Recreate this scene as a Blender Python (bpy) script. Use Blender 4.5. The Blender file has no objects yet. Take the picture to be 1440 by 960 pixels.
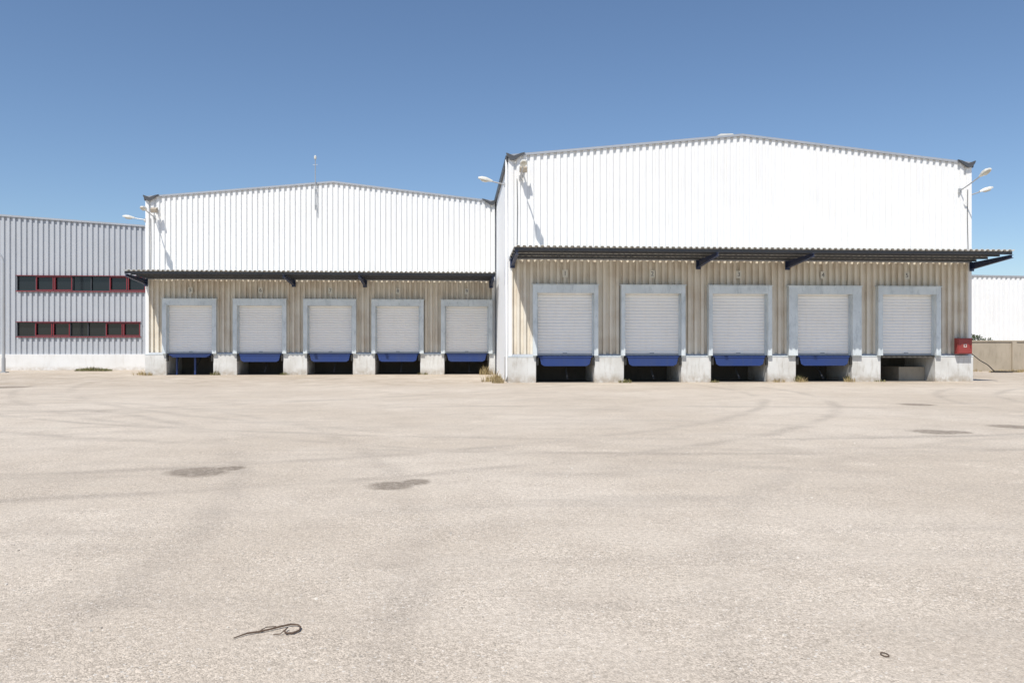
import bpy, math, random
from mathutils import Vector
random.seed(7)
sc = bpy.context.scene
sc.view_settings.view_transform = 'Standard'
sc.view_settings.look = 'None'
sc.view_settings.exposure = 0

# ------------------------------------------------------------ node helpers
def new_mat(name):
    m = bpy.data.materials.new(name); m.use_nodes = True
    nt = m.node_tree
    return m, nt, nt.nodes['Principled BSDF']
def N(nt, t, **kw):
    n = nt.nodes.new(t)
    for k, v in kw.items(): setattr(n, k, v)
    return n
def L(nt, a, b): nt.links.new(a, b)
def coords(nt, scale=(1,1,1)):
    tc = N(nt,'ShaderNodeTexCoord'); mp = N(nt,'ShaderNodeMapping')
    mp.inputs['Scale'].default_value = scale
    L(nt, tc.outputs['Object'], mp.inputs['Vector'])
    return mp.outputs['Vector']
def noise(nt, vec, scale, detail=4, rough=0.55):
    n = N(nt,'ShaderNodeTexNoise'); n.inputs['Scale'].default_value = scale
    n.inputs['Detail'].default_value = detail; n.inputs['Roughness'].default_value = rough
    L(nt, vec, n.inputs['Vector']); return n.outputs['Fac']
def mrange(nt, val, a, b, c=0.0, d=1.0, smooth=True):
    n = N(nt,'ShaderNodeMapRange')
    if smooth: n.interpolation_type = 'SMOOTHSTEP'
    L(nt, val, n.inputs['Value'])
    for i, v in zip(('From Min','From Max','To Min','To Max'), (a,b,c,d)): n.inputs[i].default_value = v
    return n.outputs['Result']
def mixc(nt, fac, a, b, blend='MIX'):
    n = N(nt,'ShaderNodeMix'); n.data_type = 'RGBA'; n.blend_type = blend
    for sock, v in ((n.inputs[0], fac), (n.inputs[6], a), (n.inputs[7], b)):
        if hasattr(v, 'links'): L(nt, v, sock)
        elif isinstance(v, (int, float)): sock.default_value = v
        else: sock.default_value = (v[0], v[1], v[2], 1)
    return n.outputs[2]
def math_(nt, op, a, b=None, clamp=False):
    n = N(nt,'ShaderNodeMath'); n.operation = op; n.use_clamp = clamp
    for i, v in enumerate((a, b)):
        if v is None: continue
        if hasattr(v, 'links'): L(nt, v, n.inputs[i])
        else: n.inputs[i].default_value = v
    return n.outputs[0]

def paint(name, base, dirt, amt=0.5, rough=0.5, metallic=0.0, streak=(3,3,0.25), sc_=1.0, bump=0.0, grime=None, spots=0.0):
    """painted / weathered surface: broad mottling, vertical run marks, optional grime near a height"""
    m, nt, b = new_mat(name)
    v = coords(nt); vs = coords(nt, streak)
    broad = mrange(nt, noise(nt, v, 0.7*sc_, 5), 0.35, 0.75)
    st = mrange(nt, noise(nt, vs, 2.2*sc_, 5, 0.65), 0.48, 0.78)
    fac = math_(nt, 'MULTIPLY', math_(nt,'ADD', math_(nt,'MULTIPLY',broad,0.5), math_(nt,'MULTIPLY',st,0.7)), amt, True)
    col = mixc(nt, fac, base, dirt)
    if spots:
        sp = mrange(nt, noise(nt, v, 14*sc_, 3, 0.7), 0.62, 0.72, 0, spots)
        col = mixc(nt, sp, col, [c*0.55 for c in dirt])
    if grime:
        z0, z1, gc, ga = grime
        sep = N(nt,'ShaderNodeSeparateXYZ'); L(nt, v, sep.inputs[0])
        g = mrange(nt, sep.outputs['Z'], z0, z1, ga, 0)
        g = math_(nt,'MULTIPLY', g, mrange(nt, noise(nt, v, 3.0, 6, 0.7), 0.3, 0.65), True)
        col = mixc(nt, g, col, gc)
    L(nt, col, b.inputs['Base Color'])
    b.inputs['Roughness'].default_value = rough
    b.inputs['Metallic'].default_value = metallic
    if bump:
        bp = N(nt,'ShaderNodeBump'); bp.inputs['Strength'].default_value = bump; bp.inputs['Distance'].default_value = 0.02
        L(nt, noise(nt, v, 25, 5, 0.65), bp.inputs['Height']); L(nt, bp.outputs[0], b.inputs['Normal'])
    return m

M = {}
M['white'] = paint('white_sheet_metal', (0.80,0.80,0.79), (0.60,0.58,0.54), 0.25, 0.45)
M['white_side'] = paint('white_sheet_metal_side', (0.78,0.79,0.80), (0.6,0.6,0.58), 0.3, 0.5)
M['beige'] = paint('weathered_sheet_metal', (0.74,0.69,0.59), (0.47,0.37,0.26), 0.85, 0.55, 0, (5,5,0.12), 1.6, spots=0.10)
M['greyblue'] = paint('grey_sheet_metal', (0.44,0.46,0.49), (0.34,0.35,0.37), 0.4, 0.45)
M['door'] = paint('roller_shutter_white', (0.89,0.88,0.86), (0.72,0.67,0.60), 0.3, 0.5)
M['galv'] = paint('galvanised_steel', (0.68,0.73,0.75), (0.38,0.43,0.46), 0.85, 0.42, 0.10, (1.5,1.5,0.6), 2.0)
M['trim'] = paint('grey_flashing', (0.40,0.42,0.45), (0.26,0.27,0.29), 0.5, 0.45, 0.2)
M['dark'] = paint('dark_gutter_steel', (0.06,0.065,0.075), (0.12,0.11,0.10), 0.5, 0.5)
M['blue'] = paint('blue_painted_steel', (0.014,0.04,0.17), (0.04,0.06,0.13), 0.6, 0.5, spots=0.25)
M['navy'] = paint('navy_painted_steel', (0.018,0.032,0.085), (0.05,0.055,0.07), 0.5, 0.5)
M['fascia'] = paint('dark_purlin_steel', (0.05,0.055,0.065), (0.09,0.09,0.09), 0.6, 0.5)
M['canopy'] = paint('canopy_sheet', (0.55,0.55,0.52), (0.36,0.32,0.28), 0.6, 0.55)
M['conc'] = paint('painted_concrete', (0.66,0.66,0.64), (0.40,0.37,0.32), 0.85, 0.85, 0, (2,2,0.35), 1.8, 0.35, (0.0,0.5,(0.34,0.28,0.21),0.85), spots=0.3)
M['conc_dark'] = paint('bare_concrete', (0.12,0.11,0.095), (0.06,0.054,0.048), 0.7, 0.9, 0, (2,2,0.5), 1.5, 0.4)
M['plinth'] = paint('white_plinth', (0.72,0.72,0.71), (0.5,0.47,0.42), 0.5, 0.85, 0, (2,2,0.4), 1.0, 0.2, (0.0,0.35,(0.42,0.36,0.28),0.7))
M['wallc'] = paint('sandy_concrete', (0.42,0.36,0.28), (0.27,0.23,0.17), 0.8, 0.9, 0, (2,2,0.5), 1.2, 0.5, spots=0.3)
M['red'] = paint('red_paint', (0.30,0.04,0.035), (0.22,0.06,0.05), 0.5, 0.45)
M['redframe'] = paint('red_window_frame', (0.22,0.022,0.03), (0.12,0.03,0.035), 0.5, 0.45)
M['lampw'] = paint('lamp_housing', (0.66,0.65,0.60), (0.45,0.42,0.34), 0.5, 0.4)
M['lens'] = paint('lamp_lens', (0.55,0.53,0.45), (0.4,0.38,0.3), 0.4, 0.15)
M['pipe'] = paint('grey_pole_steel', (0.42,0.43,0.44), (0.3,0.29,0.27), 0.5, 0.45, 0.3)
M['rubber'] = paint('black_rubber', (0.02,0.02,0.02), (0.05,0.045,0.04), 0.6, 0.8)
M['rope'] = paint('frayed_cable', (0.10,0.065,0.045), (0.2,0.15,0.1), 0.7, 0.9, 0, (9,9,9))
M['roof'] = paint('roof_sheet', (0.5,0.5,0.5), (0.35,0.35,0.34), 0.5, 0.5)
M['plate'] = paint('number_plate', (0.70,0.68,0.60), (0.5,0.45,0.38), 0.5, 0.6)
m, nt, b = new_mat('dark_glass'); M['glass'] = m
b.inputs['Base Color'].default_value = (0.012,0.014,0.017,1); b.inputs['Roughness'].default_value = 0.08
m, nt, b = new_mat('unlit_interior'); M['void'] = m
b.inputs['Base Color'].default_value = (0.02,0.02,0.02,1); b.inputs['Roughness'].default_value = 0.9
def leafmat(name, c1, c2):
    m, nt, b = new_mat(name)
    f = mrange(nt, noise(nt, coords(nt), 9, 3), 0.35, 0.65)
    L(nt, mixc(nt, f, c1, c2), b.inputs['Base Color']); b.inputs['Roughness'].default_value = 0.8
    return m
M['dry'] = leafmat('dry_grass_blades', (0.42,0.32,0.17), (0.28,0.22,0.10))
M['weed'] = leafmat('weed_leaves', (0.10,0.12,0.04), (0.24,0.20,0.09))
M['bush'] = leafmat('bush_leaves', (0.05,0.075,0.03), (0.09,0.11,0.05))
m, nt, b = new_mat('pebbles'); M['stone'] = m
gi = N(nt,'ShaderNodeNewGeometry')
L(nt, mixc(nt, gi.outputs['Random Per Island'], (0.28,0.25,0.21), (0.66,0.61,0.54)), b.inputs['Base Color'])
b.inputs['Roughness'].default_value = 0.9

# ------------------------------------------------------------ mesh helpers
def empty(name, loc=(0,0,0)):
    e = bpy.data.objects.new(name, None); sc.collection.objects.link(e); e.location = loc
    e.empty_display_size = 0.5
    return e
def obj(name, verts, faces, mat, parent=None, smooth=False, bevel=0.0):
    me = bpy.data.meshes.new(name); me.from_pydata([tuple(v) for v in verts], [], faces); me.update()
    me.materials.append(mat)
    o = bpy.data.objects.new(name, me); sc.collection.objects.link(o)
    if smooth:
        for p in me.polygons: p.use_smooth = True
    if bevel:
        md = o.modifiers.new('bevel','BEVEL'); md.width = bevel; md.segments = 2; md.limit_method = 'ANGLE'
    if parent: o.parent = parent
    return o
class B:
    def __init__(s): s.v = []; s.f = []
    def box(s, x0,x1,y0,y1,z0,z1):
        n = len(s.v)
        s.v += [(x0,y0,z0),(x1,y0,z0),(x1,y1,z0),(x0,y1,z0),(x0,y0,z1),(x1,y0,z1),(x1,y1,z1),(x0,y1,z1)]
        s.f += [tuple(n+i for i in q) for q in ((0,3,2,1),(4,5,6,7),(0,1,5,4),(1,2,6,5),(2,3,7,6),(3,0,4,7))]
    def prism_y(s, poly, y0, y1):        # poly of (x,z)
        n = len(s.v); k = len(poly)
        s.v += [(x,y0,z) for x,z in poly] + [(x,y1,z) for x,z in poly]
        s.f += [tuple(range(n,n+k)), tuple(range(n+2*k-1,n+k-1,-1))]
        s.f += [(n+i, n+k+i, n+k+(i+1)%k, n+(i+1)%k) for i in range(k)]
    def prism_x(s, poly, x0, x1):        # poly of (y,z)
        n = len(s.v); k = len(poly)
        s.v += [(x0,y,z) for y,z in poly] + [(x1,y,z) for y,z in poly]
        s.f += [tuple(range(n,n+k)), tuple(range(n+2*k-1,n+k-1,-1))]
        s.f += [(n+i, n+(i+1)%k, n+k+(i+1)%k, n+k+i) for i in range(k)]
    def tube(s, pts, r, k=8):
        pts = [Vector(p) for p in pts]; n0 = len(s.v)
        for i, p in enumerate(pts):
            d = (pts[min(i+1,len(pts)-1)] - pts[max(i-1,0)]).normalized()
            a = d.cross(Vector((0,0,1)))
            if a.length < 0.05: a = d.cross(Vector((1,0,0)))
            a.normalize(); c = d.cross(a)
            rr = r[i] if isinstance(r, (list,tuple)) else r
            for j in range(k):
                t = 2*math.pi*j/k
                s.v.append(tuple(p + a*rr*math.cos(t) + c*rr*math.sin(t)))
        for i in range(len(pts)-1):
            for j in range(k):
                s.f.append((n0+i*k+j, n0+i*k+(j+1)%k, n0+(i+1)*k+(j+1)%k, n0+(i+1)*k+j))
        s.f.append(tuple(n0+j for j in range(k))[::-1]); s.f.append(tuple(n0+(len(pts)-1)*k+j for j in range(k)))
    def make(s, name, mat, parent=None, **kw):
        o = obj(name, s.v, s.f, mat, parent, **kw)
        return o

def prof(x0, x1, P, out, sl, depth, extra=()):
    """trapezoid rib profile -> [(x, offset)]"""
    inn = P - out - 2*sl
    keys = [0, out, out+sl, out+sl+inn]
    def off(x):
        p = x % P
        if p <= out: return 0
        if p <= out+sl: return depth*(p-out)/sl
        if p <= out+sl+inn: return depth
        return depth*(1-(p-out-sl-inn)/sl)
    xs = {round(x0,5), round(x1,5)} | {round(e,5) for e in extra if x0 < e < x1}
    k = math.floor(x0/P)
    while k*P < x1:
        for q in keys:
            if x0 < k*P+q < x1: xs.add(round(k*P+q,5))
        k += 1
    return [(x, off(x)) for x in sorted(xs)]
def sheet_x(bld, x0, x1, y, zb, ztop, P=0.3, out=0.15, sl=0.03, depth=0.08, extra=()):
    pts = prof(x0, x1, P, out, sl, depth, extra); n = len(bld.v)
    for x, o in pts:
        bld.v += [(x, y+o, zb), (x, y+o, ztop(x) if callable(ztop) else ztop)]
    for i in range(len(pts)-1):
        a = n+2*i; bld.f.append((a, a+2, a+3, a+1))
def sheet_y(bld, y0, y1, x, zb, zt, sgn, P=0.3, out=0.19, sl=0.03, depth=0.045):
    pts = prof(y0, y1, P, out, sl, depth); n = len(bld.v)
    for y, o in pts: bld.v += [(x+sgn*o, y, zb), (x+sgn*o, y, zt)]
    for i in range(len(pts)-1):
        a = n+2*i; bld.f.append((a, a+1, a+3, a+2))

# ------------------------------------------------------------ dock warehouse
def warehouse(x0, x1, y, eave, ridge_x, ridge_z, doors, fw, ftop, dtop, can_x0, can_x1, can_z, brackets, length, digits0, blues):
    root = empty('warehouse', (0,0,0))
    PL = 1.2
    def top(x):
        if x < ridge_x: return eave + (ridge_z-eave)*(x-x0)/(ridge_x-x0)
        return eave + (ridge_z-eave)*(x1-x)/(x1-ridge_x)
    y2 = y+length
    split = can_z-0.06
    # upper wall
    b_ = B(); sheet_x(b_, x0+0.16, x1-0.16, y, split, top, extra=(ridge_x,)); b_.make('upper_wall', M['white'], root)
    # lower wall with real openings
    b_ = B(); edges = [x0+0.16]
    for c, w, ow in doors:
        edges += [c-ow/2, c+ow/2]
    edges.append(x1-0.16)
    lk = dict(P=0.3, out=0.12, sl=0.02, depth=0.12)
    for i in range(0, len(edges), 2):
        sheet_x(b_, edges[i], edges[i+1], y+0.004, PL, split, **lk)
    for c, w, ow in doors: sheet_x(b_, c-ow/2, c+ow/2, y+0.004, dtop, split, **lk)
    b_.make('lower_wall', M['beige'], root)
    b_ = B()
    for i in range(0, len(edges), 2):
        a_, c_ = edges[i]+0.01, edges[i+1]-0.01
        b_.prism_x([(y-0.03,PL+0.002),(y-0.008,PL+0.07),(y-0.004,PL+0.07),(y-0.004,PL+0.002)], a_, c_)
    b_.make('base_flashing', M['trim'], root)
    # corner flashings (smooth)
    b_ = B()
    for xa, xb in ((x0, x0+0.16), (x1-0.16, x1)):
        b_.box(xa, xb, y-0.012, y+0.16, PL, eave+0.0)
    b_.make('corner_flashing', M['white'], root)
    # side and rear walls
    b_ = B(); sheet_y(b_, y+0.16, y2, x0, 0, eave-0.1, 1); sheet_y(b_, y+0.16, y2, x1, 0, eave-0.1, -1)
    b_.v += [(x0,y2,0),(x1,y2,0),(x1,y2,eave),(ridge_x,y2,ridge_z),(x0,y2,eave)]; n=len(b_.v)
    b_.f.append((n-1,n-2,n-3,n-4,n-5)); b_.make('side_walls', M['white_side'], root)
    # roof
    b_ = B()
    b_.prism_y([(x0-0.05,eave+0.02),(ridge_x,ridge_z+0.02),(x1+0.05,eave+0.02),(x1+0.05,eave-0.06),(ridge_x,ridge_z-0.06),(x0-0.05,eave-0.06)], y+0.17, y2)
    b_.make('roof', M['roof'], root)
    # verge cap following the gable
    b_ = B()
    b_.prism_y([(x0-0.02,eave-0.02),(ridge_x,ridge_z-0.02),(x1+0.02,eave-0.02),(x1+0.02,eave+0.075),(ridge_x,ridge_z+0.075),(x0-0.02,eave+0.075)], y-0.06, y+0.165)
    b_.make('verge_cap', M['trim'], root)
    # gutters with flared ends
    b_ = B()
    for xe, s in ((x0,-1),(x1,1)):
        a = xe+s*0.06
        poly = [(a, eave-0.02),(a+s*0.05, eave+0.10),(a+s*0.03,eave+0.13),(a-s*0.30,eave-0.0),(a-s*0.62,eave+0.13),(a-s*0.80,eave+0.17),(a-s*0.62,eave+0.02),(a-s*0.32,eave-0.19),(a-s*0.14,eave-0.17)]
        if s > 0: poly = poly[::-1]
        b_.prism_y(poly, y-0.16, y-0.075)
        p2 = [(xe+s*0.02,eave-0.16),(xe+s*0.09,eave-0.16),(xe+s*0.12,eave+0.04),(xe+s*0.02,eave+0.04)]
        if s < 0: p2 = p2[::-1]
        b_.prism_y(p2[::-1], y+0.0, y2)
    b_.make('gutter', M['dark'], root)
    # downpipes at the corners
    b_ = B()
    for xe,s in ((x0,-1),(x1,1)):
        b_.tube([(xe+s*0.07,y+0.25,eave-0.1),(xe+s*0.07,y+0.25,0.3),(xe+s*0.09,y+0.2,0.05)],0.05)
    b_.make('downpipe', M['white_side'], root, smooth=True)
    # door portals, shutters
    for i, (c, w, ow) in enumerate(doors):
        yf = y-0.26
        b_ = B()
        b_.box(c-w/2, c-ow/2, yf, y+0.06, PL+0.003, ftop-0.002)
        b_.box(c+ow/2, c+w/2, yf, y+0.06, PL+0.003, ftop-0.002)
        b_.box(c-ow/2+0.001, c+ow/2-0.001, yf+0.003, y+0.06, dtop, ftop-0.003)
        b_.box(c-w/2-0.04, c+w/2+0.04, yf-0.04, y+0.02, ftop, ftop+0.035)
        b_.make('door_portal', M['galv'], root, bevel=0.008)
        # shutter slats
        v=[]; f=[]; z=PL+0.09; yy=y+0.10; n=0
        prof_=[(0,0.0),(0.012,-0.022),(0.05,-0.034),(0.09,-0.034),(0.128,-0.02),(0.14,0.0)]
        while z < dtop+0.1:
            for dz,dy in prof_:
                v += [(c-ow/2, yy+dy, z+dz),(c+ow/2, yy+dy, z+dz)]
            for k in range(len(prof_)-1):
                a=n+2*k; f.append((a,a+1,a+3,a+2))
            n+=2*len(prof_); z+=0.14
        obj('roller_shutter', v, f, M['door'], root)
        b_=B(); b_.box(c-ow/2, c+ow/2, yy-0.04, yy+0.02, PL+0.012, PL+0.092)
        b_.box(c-0.10,c+0.10,yy-0.06,yy-0.041,PL+0.10,PL+0.14)
        b_.make('shutter_bottom_bar', M['trim'], root)
        b_=B(); b_.box(c-ow/2+0.002, c-ow/2+0.06, yy-0.08, yy-0.045, PL+0.01, dtop-0.01)
        b_.box(c+ow/2-0.06, c+ow/2-0.002, yy-0.08, yy-0.045, PL+0.01, dtop-0.01)
        b_.make('shutter_guides', M['galv'], root)
        # number plate
        zc = (ftop+can_z)/2-0.18
        b_=B(); b_.box(c-0.12,c+0.12,y-0.02,y-0.003,zc-0.17,zc+0.17); b_.make('number_plate', M['plate'], root)
        cu = bpy.data.curves.new('door_number','FONT'); cu.body=str(digits0+i); cu.size=0.28; cu.align_x='CENTER'; cu.align_y='CENTER'; cu.extrude=0.002
        t = bpy.data.objects.new('door_number', cu); sc.collection.objects.link(t); t.location=(c,y-0.025,zc); t.rotation_euler=(math.pi/2,0,0)
        cu.materials.append(M['dark']); t.parent=root
    # dock plinth: piers between pits, back wall, pit covers
    yp = y-0.10
    b_ = B(); e=[x0-0.02]
    for c,w,ow in doors: e += [c-ow/2-0.03, c+ow/2+0.03]
    e.append(x1+0.02)
    for i in range(0,len(e),2): b_.box(e[i], e[i+1], yp, y+2.8, 0-0.05, PL-0.06)
    b_.make('dock_piers', M['conc'], root, bevel=0.018)
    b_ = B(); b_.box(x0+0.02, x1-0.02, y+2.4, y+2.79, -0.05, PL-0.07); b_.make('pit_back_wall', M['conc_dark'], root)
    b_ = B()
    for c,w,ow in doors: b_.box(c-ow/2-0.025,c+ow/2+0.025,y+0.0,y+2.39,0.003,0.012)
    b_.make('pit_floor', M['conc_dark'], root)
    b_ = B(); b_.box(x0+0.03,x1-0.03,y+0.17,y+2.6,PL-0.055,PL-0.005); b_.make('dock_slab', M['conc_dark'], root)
    # steel edge angle on piers
    b_ = B()
    for i in range(0,len(e),2): b_.box(e[i]+0.002, e[i+1]-0.002, yp-0.012, y-0.001, PL-0.058, PL-0.002)
    b_.make('dock_edge_angle', M['galv'], root)
    for i,(c,w,ow) in enumerate(doors):
        kind = blues[i]
        h = ow/2
        if kind == 0:
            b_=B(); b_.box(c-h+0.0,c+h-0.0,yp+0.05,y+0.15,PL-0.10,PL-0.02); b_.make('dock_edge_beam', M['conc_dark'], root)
            b_=B(); b_.box(c+h-1.25,c+h+0.02,y+0.7,y+2.3,-0.02,0.66); b_.make('pit_concrete_block', M['wallc'], root, bevel=0.02)
            continue
        b_=B()
        # platform plate + hanging trapezoid lip + stiffeners
        b_.box(c-h+0.04, c+h-0.04, yp+0.02, y+2.3, PL-0.05, PL-0.008)
        lz = PL-0.46 if kind==1 else PL-0.20
        b_.prism_y([(c-h+0.12,PL-0.052),(c-h+0.20,lz+0.08),(c-h+0.34,lz),(c+h-0.34,lz),(c+h-0.20,lz+0.08),(c+h-0.12,PL-0.052)][::-1], yp-0.05, yp-0.02)
        for k in range(5):
            xx=c-h+0.25+k*(ow-0.5)/4
            b_.box(xx-0.02,xx+0.02,yp+0.03,y+2.2,PL-0.20,PL-0.052)
        b_.box(c-h+0.12,c+h-0.12,yp-0.075,yp-0.051,PL-0.09,PL-0.03)
        if kind==2:
            b_.box(c-0.9,c-0.82,y+0.3,y+0.4,0.0,PL-0.2); b_.box(c+0.1,c+0.20,y+0.3,y+0.4,0.0,PL-0.2)
        b_.make('dock_leveller', M['blue'], root, bevel=0.006)
        b_=B(); b_.tube([(c+0.15,y+0.3,0.15),(c+0.15,y+1.4,PL-0.2)],0.04); b_.make('leveller_ram', M['dark'], root)
        b_=B(); b_.box(c-h-0.03,c-h+0.08,yp-0.06,yp+0.06,PL-0.42,PL-0.07); b_.box(c+h-0.08,c+h+0.03,yp-0.06,yp+0.06,PL-0.42,PL-0.07)
        b_.make('dock_bumpers', M['rubber'], root, bevel=0.01)
    # canopy
    yf = y-2.65; zb0 = can_z-0.10
    def zc_(yy): return can_z + (zb0-can_z)*(yy-yf)/(y-yf)
    v=[];f=[]
    pts = prof(can_x0, can_x1, 0.25, 0.10, 0.035, -0.06)
    for x,o in pts:
        for yy,dz in ((yf-0.12,0),(y-0.005,0),(yf-0.12,0.02),(y-0.005,0.02)):
            v.append((x,yy,zc_(yy)+o+dz))
    for i in range(len(pts)-1):
        a=4*i; c_=a+4
        f += [(a,a+1,c_+1,c_),(a+2,c_+2,c_+3,a+3),(a,c_,c_+2,a+2)]
    obj('canopy_sheet', v, f, M['canopy'], root)
    b_=B()
    for k in range(4):
        yy = yf+0.02 + k*(y-0.12-yf)/3.2
        hh = 0.12 if k==0 else 0.09
        b_.box(can_x0+0.02, can_x1-0.02, yy, yy+0.06, zc_(yy)-0.064-hh, zc_(yy)-0.062)
    b_.make('canopy_purlins', M['fascia'], root)
    b_=B()
    b_.box(x0+0.02,x1-0.02,y-0.06,y-0.003,zb0-0.18,zb0-0.066)
    b_.make('canopy_wall_flashing', M['trim'], root)
    for bx in brackets:
        b_=B()
        cz = can_z+0.03
        b_.prism_x([(yf-0.10,cz-0.26),(yf-0.10,cz-0.36),(yf+0.1,cz-0.38),(y-0.07,cz-0.60),(y-0.07,cz-0.33)], bx-0.008,bx+0.008)
        b_.prism_x([(yf-0.10,cz-0.36),(yf-0.10,cz-0.38),(yf+0.1,cz-0.40),(y-0.07,cz-0.62),(y-0.07,cz-0.60),(yf+0.1,cz-0.38)], bx-0.07,bx+0.07)
        b_.prism_x([(yf-0.10,cz-0.245),(yf-0.10,cz-0.26),(y-0.07,cz-0.33),(y-0.07,cz-0.315)], bx-0.07,bx+0.07)
        b_.box(bx-0.11,bx+0.11,y-0.07,y-0.061,cz-0.70,cz-0.28)
        b_.make('canopy_bracket', M['navy'], root)
    return root

D = lambda c,w=2.93,ow=2.57:(c,w,ow)
wr = warehouse(2.32, 23.93, 35.5, 10.10, 13.0, 11.22,
    [D(4.87),D(8.84),D(12.84),D(16.80,3.42,2.58),D(20.80,3.0,2.55)], 2.93, 4.36, 4.0,
    2.38, 24.02, 5.78, [2.5,10.95,15.1,23.9], 42, 1, [1,1,1,1,0])
wl = warehouse(-17.37, 2.22, 46.0, 9.95, -7.0, 10.95,
    [(c,2.96,2.50) for c in (-14.93,-11.06,-7.16,-3.34,0.60)], 2.96, 4.27, 3.91,
    -17.5, 2.15, 5.65, [-17.35,-9.2,-5.2,2.0], 32, 5, [2,1,1,1,1])
b_=B(); b_.prism_y([(12.0,11.2),(12.0,11.33),(12.15,11.40),(12.7,11.42),(12.85,11.33),(12.85,11.2)][::-1],35.9,37.4); b_.make('ridge_vent', M['lampw'], wr)

# ------------------------------------------------------------ office block
off = empty('office_building')
OY=56.0; OX0=-46.0; OX1=-17.6; RX=-36.0; RZ=10.78; RE=9.55
def otop(x): return RZ-(x-RX)*(RZ-RE)/(OX1-RX) if x>RX else RZ-(RX-x)*0.067
kw=dict(P=0.36,out=0.15,sl=0.045,depth=0.10)
WX0,WX1=-29.6,-21.15; WL1=-21.5
b_=B()
sheet_x(b_,OX0,OX1,OY,6.37,otop,extra=(RX,),**kw)
sheet_x(b_,OX0,WX0,OY,3.24,6.37,**kw); sheet_x(b_,WX1,OX1,OY,3.24,6.37,**kw)
sheet_x(b_,WX0,WX1,OY,3.24,5.36,**kw)
sheet_x(b_,OX0,WX0,OY,1.05,3.24,**kw); sheet_x(b_,WL1,OX1,OY,1.05,3.24,**kw)
sheet_x(b_,WX0,WL1,OY,1.05,2.28,**kw)
b_.make('cladding', M['greyblue'], off)
b_=B(); b_.box(OX0,OX1,OY-0.10,OY+0.2,-0.05,1.07); b_.make('plinth', M['plinth'], off, bevel=0.015)
b_=B(); b_.box(OX0+0.02,OX1-0.02,OY+0.25,OY+0.3,0.5,9.4); b_.make('interior_dark', M['void'], off)
b_=B()
b_.prism_y([(OX0,otop(OX0)-0.04),(RX,RZ-0.04),(OX1,RE-0.04),(OX1,RE+0.08),(RX,RZ+0.08),(OX0,otop(OX0)+0.08)],OY-0.06,OY+0.2)
b_.make('roof_verge', M['trim'], off)
b_=B(); b_.prism_y([(OX0,otop(OX0)-0.1),(RX,RZ-0.1),(OX1,RE-0.1),(OX1,RE+0.02),(RX,RZ+0.02),(OX0,otop(OX0)+0.02)],OY+0.21,OY+22); b_.make('roof', M['roof'], off)
b_=B(); b_.box(OX0,OX0+0.2,OY+0.21,OY+22,0,otop(OX0)-0.12); b_.box(OX1-0.2,OX1,OY+0.21,OY+22,0,RE-0.12); b_.box(OX0+0.2,OX1-0.2,OY+21.8,OY+22,0,RE-0.3); b_.make('rear_walls', M['greyblue'], off)
for (xa,xb,za,zb) in ((WX0,WX1,5.36,6.37),(WX0,WL1,2.28,3.24)):
    b_=B(); b_.box(xa,xb,OY+0.13,OY+0.15,za,zb); b_.make('window_glass', M['glass'], off)
    b_=B(); b_.box(xa,xb,OY-0.03,OY+0.12,za,za+0.035); b_.box(xa,xb,OY-0.03,OY+0.12,zb-0.03,zb)
    n=int(round((xb-xa)/1.15)); w=(xb-xa)/n
    bd=B()
    for k in range(n+1):
        x=xa+k*w; b_.box(x-0.025,x+0.025,OY+0.02,OY+0.118,za+0.036,zb-0.031)
    b_.make('window_frame', M['fascia'], off)
    for k in range(n):
        if k%4 in (1,2) or k==n-1:
            x=xa+k*w
            for q in ((x+0.03,x+0.085,za+0.04,zb-0.04),(x+w-0.085,x+w-0.03,za+0.04,zb-0.04)): bd.box(q[0],q[1],OY-0.02,OY+0.09,q[2],q[3])
            bd.box(x+0.086,x+w-0.086,OY-0.018,OY+0.088,za+0.04,za+0.09); bd.box(x+0.086,x+w-0.086,OY-0.018,OY+0.088,zb-0.09,zb-0.04)
    bd.make('window_casement', M['redframe'], off)
    bs=B(); bs.box(xa-0.05,xb+0.05,OY-0.07,OY-0.031,za-0.06,za+0.0); bs.box(xa-0.05,xb+0.05,OY-0.09,OY-0.031,zb+0.0,zb+0.04)
    bs.make('window_flashing', M['redframe'], off)

# ------------------------------------------------------------ distant hall and yard wall
far = empty('industrial_hall')
b_=B(); sheet_x(b_,40,100,76,0,lambda x:8.75-(x-40)*0.012,P=0.5,out=0.25,sl=0.06,depth=0.10); b_.make('front_wall', M['white'], far)
b_=B(); b_.box(40,100,76.14,110,0,7.9); b_.make('hall_body', M['white_side'], far)
b_=B(); b_.prism_y([(40,8.7),(100,7.98),(100,8.12),(40,8.85)],75.93,76.13); b_.make('parapet_cap', M['trim'], far)
yw = empty('concrete_wall')
b_=B(); b_.box(28,85,49.4,49.65,-0.05,1.9); b_.make('wall_panel', M['wallc'], yw, bevel=0.01)
b_=B(); b_.box(27.95,85.05,49.34,49.71,1.903,2.0); b_.make('coping', M['wallc'], yw, bevel=0.015)
b_=B()
for k in range(15): b_.box(28+k*4.0,28.3+k*4.0,49.28,49.39,-0.05,1.9)
b_.make('wall_piers', M['wallc'], yw, bevel=0.01)

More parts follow.
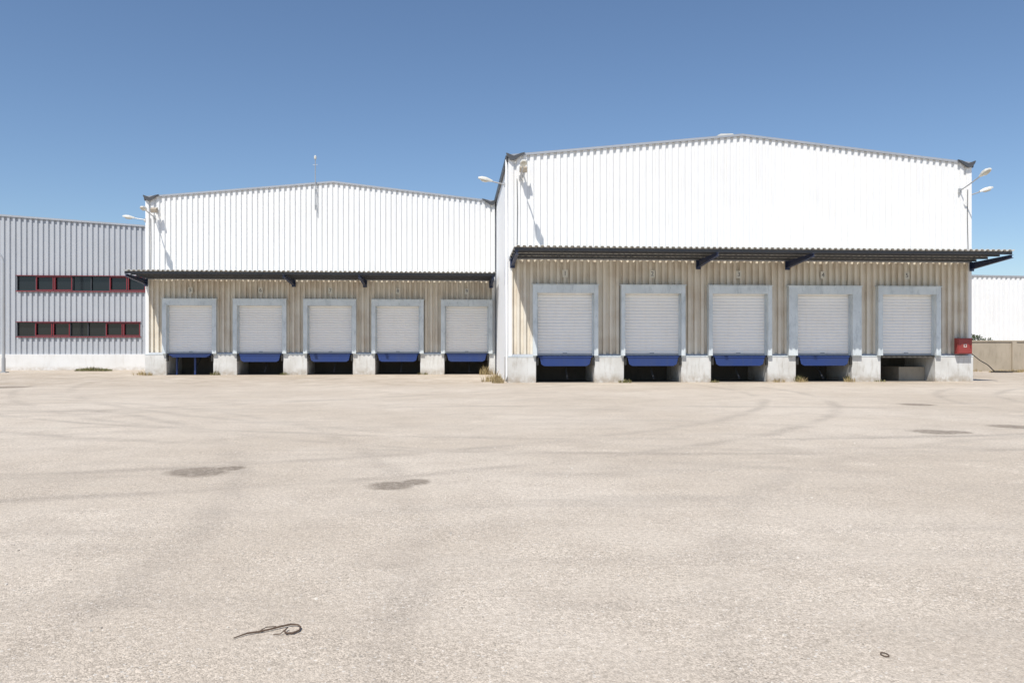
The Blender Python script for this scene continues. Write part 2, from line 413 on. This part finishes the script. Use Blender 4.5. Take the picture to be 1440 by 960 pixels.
# ------------------------------------------------------------ lamps
def lamp_head(b1,b2,p,d,L_=0.62):
    """cobra style head, p = joint, d = outward dir"""
    d=Vector(d).normalized(); s=d.cross(Vector((0,0,1))).normalized(); u=s.cross(d)
    secs=[(0,0.05,0.05),(0.12,0.09,0.08),(0.3,0.15,0.11),(0.5,0.15,0.10),(L_,0.07,0.05)]
    n=len(b1.v)
    for t,w,h in secs:
        c=Vector(p)+d*t
        for (a,e) in ((-1,-0.35),(1,-0.35),(1,0.3),(0.6,1),(-0.6,1),(-1,0.3)):
            b1.v.append(tuple(c+s*w*a+u*h*e))
    for i in range(len(secs)-1):
        for j in range(6): b1.f.append((n+i*6+j,n+i*6+(j+1)%6,n+(i+1)*6+(j+1)%6,n+(i+1)*6+j))
    b1.f.append(tuple(n+j for j in range(6))); b1.f.append(tuple(n+(len(secs)-1)*6+j for j in range(6))[::-1])
    n=len(b2.v)
    for t,w,h in ((0.16,0.08,0.04),(0.3,0.12,0.10),(0.46,0.12,0.10),(0.56,0.08,0.04)):
        c=Vector(p)+d*t
        b2.v += [tuple(c-s*w-u*0.035),tuple(c+s*w-u*0.035),tuple(c+s*w*0.6-u*(h)),tuple(c-s*w*0.6-u*(h))]
    for i in range(3):
        for j in range(4): b2.f.append((n+i*4+j,n+i*4+(j+1)%4,n+(i+1)*4+(j+1)%4,n+(i+1)*4+j))
    b2.f.append((n,n+1,n+2,n+3)); b2.f.append((n+15,n+14,n+13,n+12))
def wall_lamp(pts, big=1.0):
    r=empty('wall_lamp'); b_=B(); b_.tube(pts,0.028); a=Vector(pts[0])
    b_.box(a.x-0.07,a.x+0.07,a.y-0.02,a.y+0.02,a.z-0.10,a.z+0.10)
    b_.make('arm', M['pipe'], r, smooth=False)
    b1=B();b2=B(); d=Vector(pts[-1])-Vector(pts[-2]); lamp_head(b1,b2,pts[-1],d,0.66)
    b1.make('housing', M['lampw'], r); b2.make('lens', M['lens'], r)
    return r
wall_lamp([(2.86,35.47,9.15),(2.86,35.0,9.22),(2.86,34.2,9.36)])
wall_lamp([(-16.9,45.97,8.85),(-16.9,45.4,8.93),(-16.9,44.8,9.02)])
wall_lamp([(23.35,35.47,8.85),(23.42,35.0,9.0),(23.5,34.3,9.25)])
wall_lamp([(2.20,35.75,8.88),(2.0,35.75,8.93),(1.62,35.75,9.02)])
wall_lamp([(-17.47,46.2,8.72),(-17.65,46.2,8.76),(-18.05,46.2,8.82)])
wall_lamp([(24.03,35.75,8.70),(24.2,35.75,8.76),(24.5,35.75,8.86)])
def floodlight(x,y,z):
    r=empty('floodlight'); b_=B(); b_.box(x-0.03,x+0.03,y-0.3,y-0.02,z-0.02,z+0.02); b_.box(x-0.09,x+0.09,y-0.02,y,z-0.09,z+0.09)
    b_.make('bracket', M['pipe'], r)
    b_=B(); b_.prism_x([(y-0.30,z-0.10),(y-0.52,z-0.17),(y-0.58,z+0.03),(y-0.34,z+0.14)],x-0.16,x+0.16); b_.make('housing', M['wallc'], r, bevel=0.015)
    b_=B(); b_.prism_x([(y-0.33,z-0.125),(y-0.50,z-0.175),(y-0.50,z-0.185),(y-0.33,z-0.135)],x-0.13,x+0.13); b_.make('lens', M['lens'], r)
floodlight(2.95,35.47,9.45); floodlight(-16.75,45.97,9.2)
b_=B(); b_.tube([(23.72,35.46,8.9),(23.70,35.45,7.5),(23.74,35.455,5.9)],0.014,5); b_.tube([(2.70,35.46,9.1),(2.72,35.45,7.7),(2.70,35.455,5.9)],0.012,5)
b_.tube([(-17.1,45.96,8.8),(-17.08,45.95,7.2),(-17.1,45.955,5.75)],0.012,5)
b_.make('power_cable', M['rubber'])
sl_=empty('street_lamp')
b_=B(); pts=[(-27.75,51.0,0),(-27.75,51.0,6.7)]
for k in range(1,9):
    t=k/8*math.pi/2*0.9
    pts.append((-27.75-1.1*(1-math.cos(t)),51.0,6.7+0.95*math.sin(t)))
pts.append((-29.4,51.0,7.75))
b_.tube(pts,[0.085,0.06]+[0.045]*9,10); b_.tube([(-27.75,51,0),(-27.75,51,0.9)],0.11,10); b_.box(-27.95,-27.55,50.8,51.2,-0.02,0.06)
b_.make('pole', M['pipe'], sl_, smooth=False)
b1=B();b2=B(); lamp_head(b1,b2,(-29.4,51.0,7.75),(-1,0,0.05),0.75); b1.make('housing',M['lampw'],sl_); b2.make('lens',M['lens'],sl_)

# antenna mast
am=empty('antenna_mast')
b_=B(); b_.tube([(-7.98,45.85,9.35),(-7.98,45.85,12.2)],[0.03,0.022],8)
for z in (9.6,10.5): b_.box(-8.02,-7.94,45.86,45.995,z-0.03,z+0.03)
b_.tube([(-8.12,45.85,11.9),(-7.84,45.85,11.9)],0.010,6)
b_.make('pole', M['pipe'], am)
b_=B(); b_.tube([(-7.98,45.85,12.2),(-7.98,45.85,12.24),(-7.98,45.85,12.36),(-7.98,45.85,12.44)],[0.03,0.07,0.07,0.03],10); b_.make('beacon', M['lampw'], am)

# fire hose cabinet
fc=empty('fire_hose_cabinet')
b_=B(); b_.box(23.02,23.72,35.14,35.40,1.27,2.0); b_.make('cabinet', M['red'], fc, bevel=0.012)
b_=B(); b_.box(23.06,23.68,35.12,35.139,1.31,1.96); b_.make('cabinet_door', M['red'], fc, bevel=0.006)
b_=B(); b_.box(23.30,23.44,35.113,35.119,1.58,1.72); b_.make('label', M['lampw'], fc)
b_=B(); b_.box(23.33,23.41,35.109,35.112,1.61,1.69); b_.box(23.61,23.64,35.08,35.119,1.58,1.68); b_.make('handle', M['red'], fc)
b_=B(); b_.box(23.08,23.14,35.401,35.49,1.25,1.5); b_.box(23.6,23.66,35.401,35.49,1.25,1.5); b_.make('mount', M['pipe'], fc)
# hose loop next to the yard wall
b_=B(); pts=[]
for k in range(30):
    t=k/29; pts.append((30.6+2.4*t, 46.6+0.25*math.sin(6*t), 0.04+1.5*max(0,math.cos(t*math.pi*0.5))**1.6+0.03*math.sin(20*t)))
b_.tube(pts,0.03,6)
pts=[(33.0+0.5*math.cos(k*0.4)+k*0.02,46.4+0.5*math.sin(k*0.4),0.04+0.002*k) for k in range(30)]
b_.tube(pts,0.03,6); b_.make('garden_hose', M['rubber'])

# ------------------------------------------------------------ ground
def arc_mask(nt, v, cx, cy, r, w, amp):
    d = N(nt,'ShaderNodeVectorMath'); d.operation='DISTANCE'; L(nt,v,d.inputs[0]); d.inputs[1].default_value=(cx,cy,0)
    a = math_(nt,'ABSOLUTE', math_(nt,'SUBTRACT', d.outputs['Value'], r))
    return mrange(nt, a, 0.0, w, amp, 0)
m, nt, b = new_mat('gravel_asphalt')
v = coords(nt)
wn = N(nt,'ShaderNodeTexNoise'); wn.inputs['Scale'].default_value=0.8; wn.inputs['Detail'].default_value=4; L(nt,v,wn.inputs['Vector'])
wv = N(nt,'ShaderNodeVectorMath'); wv.operation='MULTIPLY_ADD'; L(nt,wn.outputs['Color'],wv.inputs[0]); wv.inputs[1].default_value=(0.45,0.45,0); L(nt,v,wv.inputs[2])
warp = wv.outputs[0]
col = mixc(nt, mrange(nt, noise(nt,v,0.16,5,0.6),0.35,0.68), (0.545,0.468,0.378), (0.635,0.560,0.468))
col = mixc(nt, mrange(nt, noise(nt,v,1.1,6,0.65),0.42,0.72,0,0.42), col, (0.43,0.365,0.295))
# dusty paler patches
col = mixc(nt, mrange(nt, noise(nt,v,0.45,6,0.7),0.53,0.72,0,0.6), col, (0.71,0.625,0.52))
vs = coords(nt,(0.25,1.6,1)); col = mixc(nt, mrange(nt, noise(nt,vs,0.8,5,0.6),0.53,0.75,0,0.32), col, (0.37,0.32,0.265))
vs2 = N(nt,'ShaderNodeMapping'); vs2.inputs['Rotation'].default_value=(0,0,0.5); vs2.inputs['Scale'].default_value=(0.3,2.2,1); L(nt,warp,vs2.inputs['Vector'])
col = mixc(nt, mrange(nt, noise(nt,vs2.outputs[0],0.5,5,0.65),0.53,0.72,0,0.30), col, (0.35,0.31,0.265))
# tyre arcs (faint)
tot=None
for cx,cy,r,w,a in ((-9,30,19.5,0.28,0.42),(-9,30,21.4,0.28,0.42),(14,2,12.5,0.3,0.22),(6,40,26,0.26,0.45),(6,40,27.9,0.26,0.45),(-22,6,20,0.3,0.35),(-22,6,21.9,0.3,0.3),(30,18,14,0.28,0.4),(30,18,15.8,0.28,0.4),(2,-10,32,0.4,0.35),(-30,60,44,0.3,0.4),(18,45,35,0.3,0.3),(18,45,36.8,0.3,0.3)):
    mm=arc_mask(nt,warp,cx,cy,r,w,a); tot = mm if tot is None else math_(nt,'MAXIMUM',tot,mm)
tot = math_(nt,'MULTIPLY',tot, mrange(nt, noise(nt,v,0.35,5,0.65),0.35,0.62))
col = mixc(nt, tot, col, (0.29,0.25,0.21))
# oil stains
st=None
for cx,cy,r in ((-3.38,10.7,0.50),(-3.0,10.95,0.26),(-0.80,9.45,0.36),(-0.52,9.72,0.26),(9.1,14.7,0.52),(9.55,14.6,0.3),(11.3,15.5,0.55),(12.9,21.5,0.6),(-18,33,1.2)):
    d = N(nt,'ShaderNodeVectorMath'); d.operation='DISTANCE'; L(nt,warp,d.inputs[0]); d.inputs[1].default_value=(cx+0.225,cy+0.225,0)
    mm=mrange(nt,d.outputs['Value'],r*0.55,r,0.78,0); st = mm if st is None else math_(nt,'MAXIMUM',st,mm)
st = math_(nt,'MULTIPLY',st, mrange(nt, noise(nt,v,9,5,0.7),0.3,0.6,0.45,1.0))
col = mixc(nt, st, col, (0.17,0.135,0.10))
sep = N(nt,'ShaderNodeSeparateXYZ'); L(nt,warp,sep.inputs[0])
dk = math_(nt,'MULTIPLY', mrange(nt,sep.outputs['Y'],31.5,35.6,0,0.55), mrange(nt, noise(nt,v,0.9,5,0.65),0.35,0.7))
col = mixc(nt, dk, col, (0.36,0.28,0.19))
# aggregate; worn areas show less of it
wear = mrange(nt, noise(nt,v,0.9,5,0.7),0.35,0.65,0.45,1.0)
vo = N(nt,'ShaderNodeTexVoronoi'); vo.inputs['Scale'].default_value=110; L(nt,v,vo.inputs['Vector'])
bw = N(nt,'ShaderNodeSeparateColor'); L(nt,vo.outputs['Color'],bw.inputs[0])
col = mixc(nt, wear, col, mixc(nt, 1.0, col, mixc(nt, bw.outputs[0], (0.62,0.61,0.59), (1.28,1.28,1.29)), 'MULTIPLY'))
vo2 = N(nt,'ShaderNodeTexVoronoi'); vo2.inputs['Scale'].default_value=42; L(nt,v,vo2.inputs['Vector'])
bw2 = N(nt,'ShaderNodeSeparateColor'); L(nt,vo2.outputs['Color'],bw2.inputs[0])
chips = mrange(nt,bw2.outputs[0],0.84,0.93,0,1); chips = math_(nt,'MULTIPLY',chips, mrange(nt,vo2.outputs['Distance'],0.25,0.45,1,0))
col = mixc(nt, math_(nt,'MULTIPLY',math_(nt,'MULTIPLY',chips,0.7),wear), col, (0.78,0.74,0.68))
dchips = mrange(nt,bw2.outputs[1],0.84,0.95,0,1); dchips = math_(nt,'MULTIPLY',dchips, mrange(nt,vo2.outputs['Distance'],0.2,0.4,1,0))
col = mixc(nt, math_(nt,'MULTIPLY',math_(nt,'MULTIPLY',dchips,0.7),wear), col, (0.2,0.17,0.14))
fn = noise(nt,v,22,6,0.8)
col = mixc(nt, 1.0, col, mixc(nt, mrange(nt,fn,0.3,0.7), (0.80,0.79,0.775), (1.15,1.15,1.15)), 'MULTIPLY')
L(nt,col,b.inputs['Base Color']); b.inputs['Roughness'].default_value=0.92
h = math_(nt,'ADD', math_(nt,'MULTIPLY',vo.outputs['Distance'],-0.6), math_(nt,'ADD',fn, math_(nt,'MULTIPLY',noise(nt,v,6,4),1.5)))
bp = N(nt,'ShaderNodeBump'); bp.inputs['Strength'].default_value=0.6; bp.inputs['Distance'].default_value=0.012
L(nt,h,bp.inputs['Height']); L(nt,bp.outputs[0],b.inputs['Normal'])
obj('ground',[(-1500,-300,0),(1500,-300,0),(1500,2500,0),(-1500,2500,0)],[(0,1,2,3)],m)

# loose pebbles
v=[];f=[]
for i in range(3200):
    y=2.5+18*random.random()**1.7; x=random.uniform(-0.75,0.95)*y
    r=random.uniform(0.003,0.008)*(1.0 if random.random()<0.96 else 1.9); n=len(v)
    a0=random.random()*6
    for k in range(5): v.append((x+r*random.uniform(.8,1.2)*math.cos(a0+k*1.257),y+r*random.uniform(.8,1.2)*math.sin(a0+k*1.257),0.0))
    for k in range(5): v.append((x+.65*r*math.cos(a0+k*1.257),y+.65*r*math.sin(a0+k*1.257),r*random.uniform(.6,.9)))
    f += [(n+k,n+(k+1)%5,n+5+(k+1)%5,n+5+k) for k in range(5)]+[(n+5,n+6,n+7,n+8,n+9)]
obj('loose_gravel',v,f,M['stone'])

# frayed cable and ring on the ground
b_=B(); pts=[(-1.25,4.58,0.008),(-1.19,4.64,0.012),(-1.13,4.665,0.01),(-1.07,4.70,0.012),(-1.02,4.735,0.014),(-0.97,4.765,0.014),(-0.93,4.76,0.012),(-0.905,4.72,0.012),(-0.905,4.67,0.010),(-0.93,4.63,0.010),(-0.965,4.62,0.012),(-0.985,4.65,0.016),(-0.975,4.70,0.018)]
b_.tube(pts,[0.003,0.005,0.0055,0.005,0.006,0.0055,0.005,0.005,0.0055,0.006,0.006,0.005,0.003],6)
b_.tube([(-1.13,4.665,0.012),(-1.10,4.71,0.02),(-1.05,4.74,0.012)],0.003,5); b_.tube([(-0.985,4.65,0.02),(-1.00,4.62,0.01),(-1.04,4.615,0.008)],0.003,5)
b_.make('frayed_cable', M['rope'])
b_=B(); pts=[(2.28+0.018*math.cos(k*0.42),4.10+0.028*math.sin(k*0.42),0.005) for k in range(16)]; b_.tube(pts,0.003,6); b_.make('metal_ring', M['rope'])

# ------------------------------------------------------------ weeds
def tufts(name, spots, mat, wd=0.012):
    v=[];f=[]
    for (cx,cy,r,h,n_) in spots:
        for i in range(n_):
            a=random.random()*6.283; q=r*math.sqrt(random.random()); x=cx+q*math.cos(a); y=cy+q*math.sin(a)*0.6
            hh=h*random.uniform(0.35,1)*(1-0.5*q/r); la=random.random()*6.283; le=hh*random.uniform(0.1,0.7)
            wa=random.random()*3.14; w=wd*random.uniform(0.6,1.4); dx,dy=w*math.cos(wa),w*math.sin(wa); n=len(v)
            mx,my=x+le*0.35*math.cos(la),y+le*0.35*math.sin(la); tx,ty=x+le*math.cos(la),y+le*math.sin(la)
            v += [(x-dx,y-dy,0),(x+dx,y+dy,0),(mx+dx*.8,my+dy*.8,hh*.6),(mx-dx*.8,my-dy*.8,hh*.6),(tx,ty,hh)]
            f += [(n,n+1,n+2,n+3),(n+3,n+2,n+4)]
    return obj(name,v,f,mat)
tufts('dry_grass',[(1.85,35.2,0.28,0.6,110),(1.5,36.5,0.35,0.5,80),(1.9,38,0.25,0.7,80),(14.6,35.2,0.3,0.3,60),(17.9,35.2,0.28,0.5,50),(15.7,35.2,0.3,0.35,60),(1.7,45.5,0.4,0.8,120),(-17.2,45.7,0.4,0.35,60),(-17.9,46.3,0.4,0.4,50)],M['dry'])
tufts('weeds',[(7.5,35.1,0.3,0.3,70),(11.6,35.15,0.2,0.2,40),(15.6,35.5,0.3,0.5,70),(18.1,35.6,0.22,0.6,50),(19.4,35.25,0.3,0.2,40),(-13.5,45.8,0.3,0.4,60),(-9.7,45.8,0.3,0.25,50),(-1.9,45.75,0.3,0.25,40)],M['weed'],0.014)
tufts('roadside_weeds',[(-23.9,54.0,1.0,0.38,420),(-23.0,53.6,0.6,0.3,180)],M['weed'],0.02)
sp=[(random.uniform(25,40),random.uniform(47,49),0.5,0.3,40) for _ in range(22)]
tufts('dry_verge_grass',sp,M['dry'],0.015)
bu=empty('bush'); v=[];f=[]
for i in range(2600):
    c=random.choice([(33.6,50.8,1.6,0.8),(34.6,51.0,1.9,0.55),(35.6,51.2,1.6,0.6),(34.2,51,1.0,0.9)])
    d=Vector((random.gauss(0,1),random.gauss(0,1),random.gauss(0,1))).normalized()*c[3]*random.uniform(.5,1.05)
    p=Vector((c[0]+d.x,c[1]+d.y,max(0.1,c[2]+d.z))); a=Vector((random.gauss(0,1),random.gauss(0,1),random.gauss(0,1))).normalized()*0.06; e=a.cross(Vector((random.gauss(0,1),random.gauss(0,1),random.gauss(0,1)))).normalized()*0.035; n=len(v)
    v += [p-a,p+e,p+a,p-e]; f.append((n,n+1,n+2,n+3))
obj('foliage',v,f,M['bush'],bu)
b_=B()
for q in (-0.6,0,0.6): b_.tube([(34.5,51,0),(34.5+q*0.7,51,0.8),(34.5+q*1.5,51.1,1.6)],[0.05,0.035,0.015],6)
b_.make('stems',M['rope'],bu)

# ------------------------------------------------------------ light, sky, camera
SV = Vector((0.5,1.0,-1.7)).normalized()
sun = bpy.data.lights.new('sun','SUN'); sun.energy=4.8; sun.angle=math.radians(0.5); sun.color=(1.0,0.955,0.885)
so = bpy.data.objects.new('sun',sun); sc.collection.objects.link(so); so.rotation_euler = SV.to_track_quat('-Z','Y').to_euler(); so.location=(-20,-40,60)
el = math.asin(-SV.z); az = math.atan2(-SV.x,-SV.y)
w = bpy.data.worlds.new('World'); sc.world=w; w.use_nodes=True; nt=w.node_tree
sky = nt.nodes.new('ShaderNodeTexSky'); sky.sky_type='NISHITA'; sky.sun_disc=False
sky.sun_elevation=el; sky.sun_rotation=az % (2*math.pi); sky.air_density=1.0; sky.dust_density=0.4; sky.ozone_density=4.5; sky.altitude=300
bg = nt.nodes['Background']; bg.inputs['Strength'].default_value=0.12
nt.links.new(sky.outputs[0],bg.inputs['Color'])

cam = bpy.data.cameras.new('camera'); cam.sensor_width=36; cam.lens=28; cam.clip_end=4000; cam.clip_start=0.05
co = bpy.data.objects.new('camera',cam); sc.collection.objects.link(co)
co.location=(0,0,1.65); co.rotation_euler=(math.radians(90),0,math.radians(-4)); cam.shift_y=6/1440
sc.camera=co
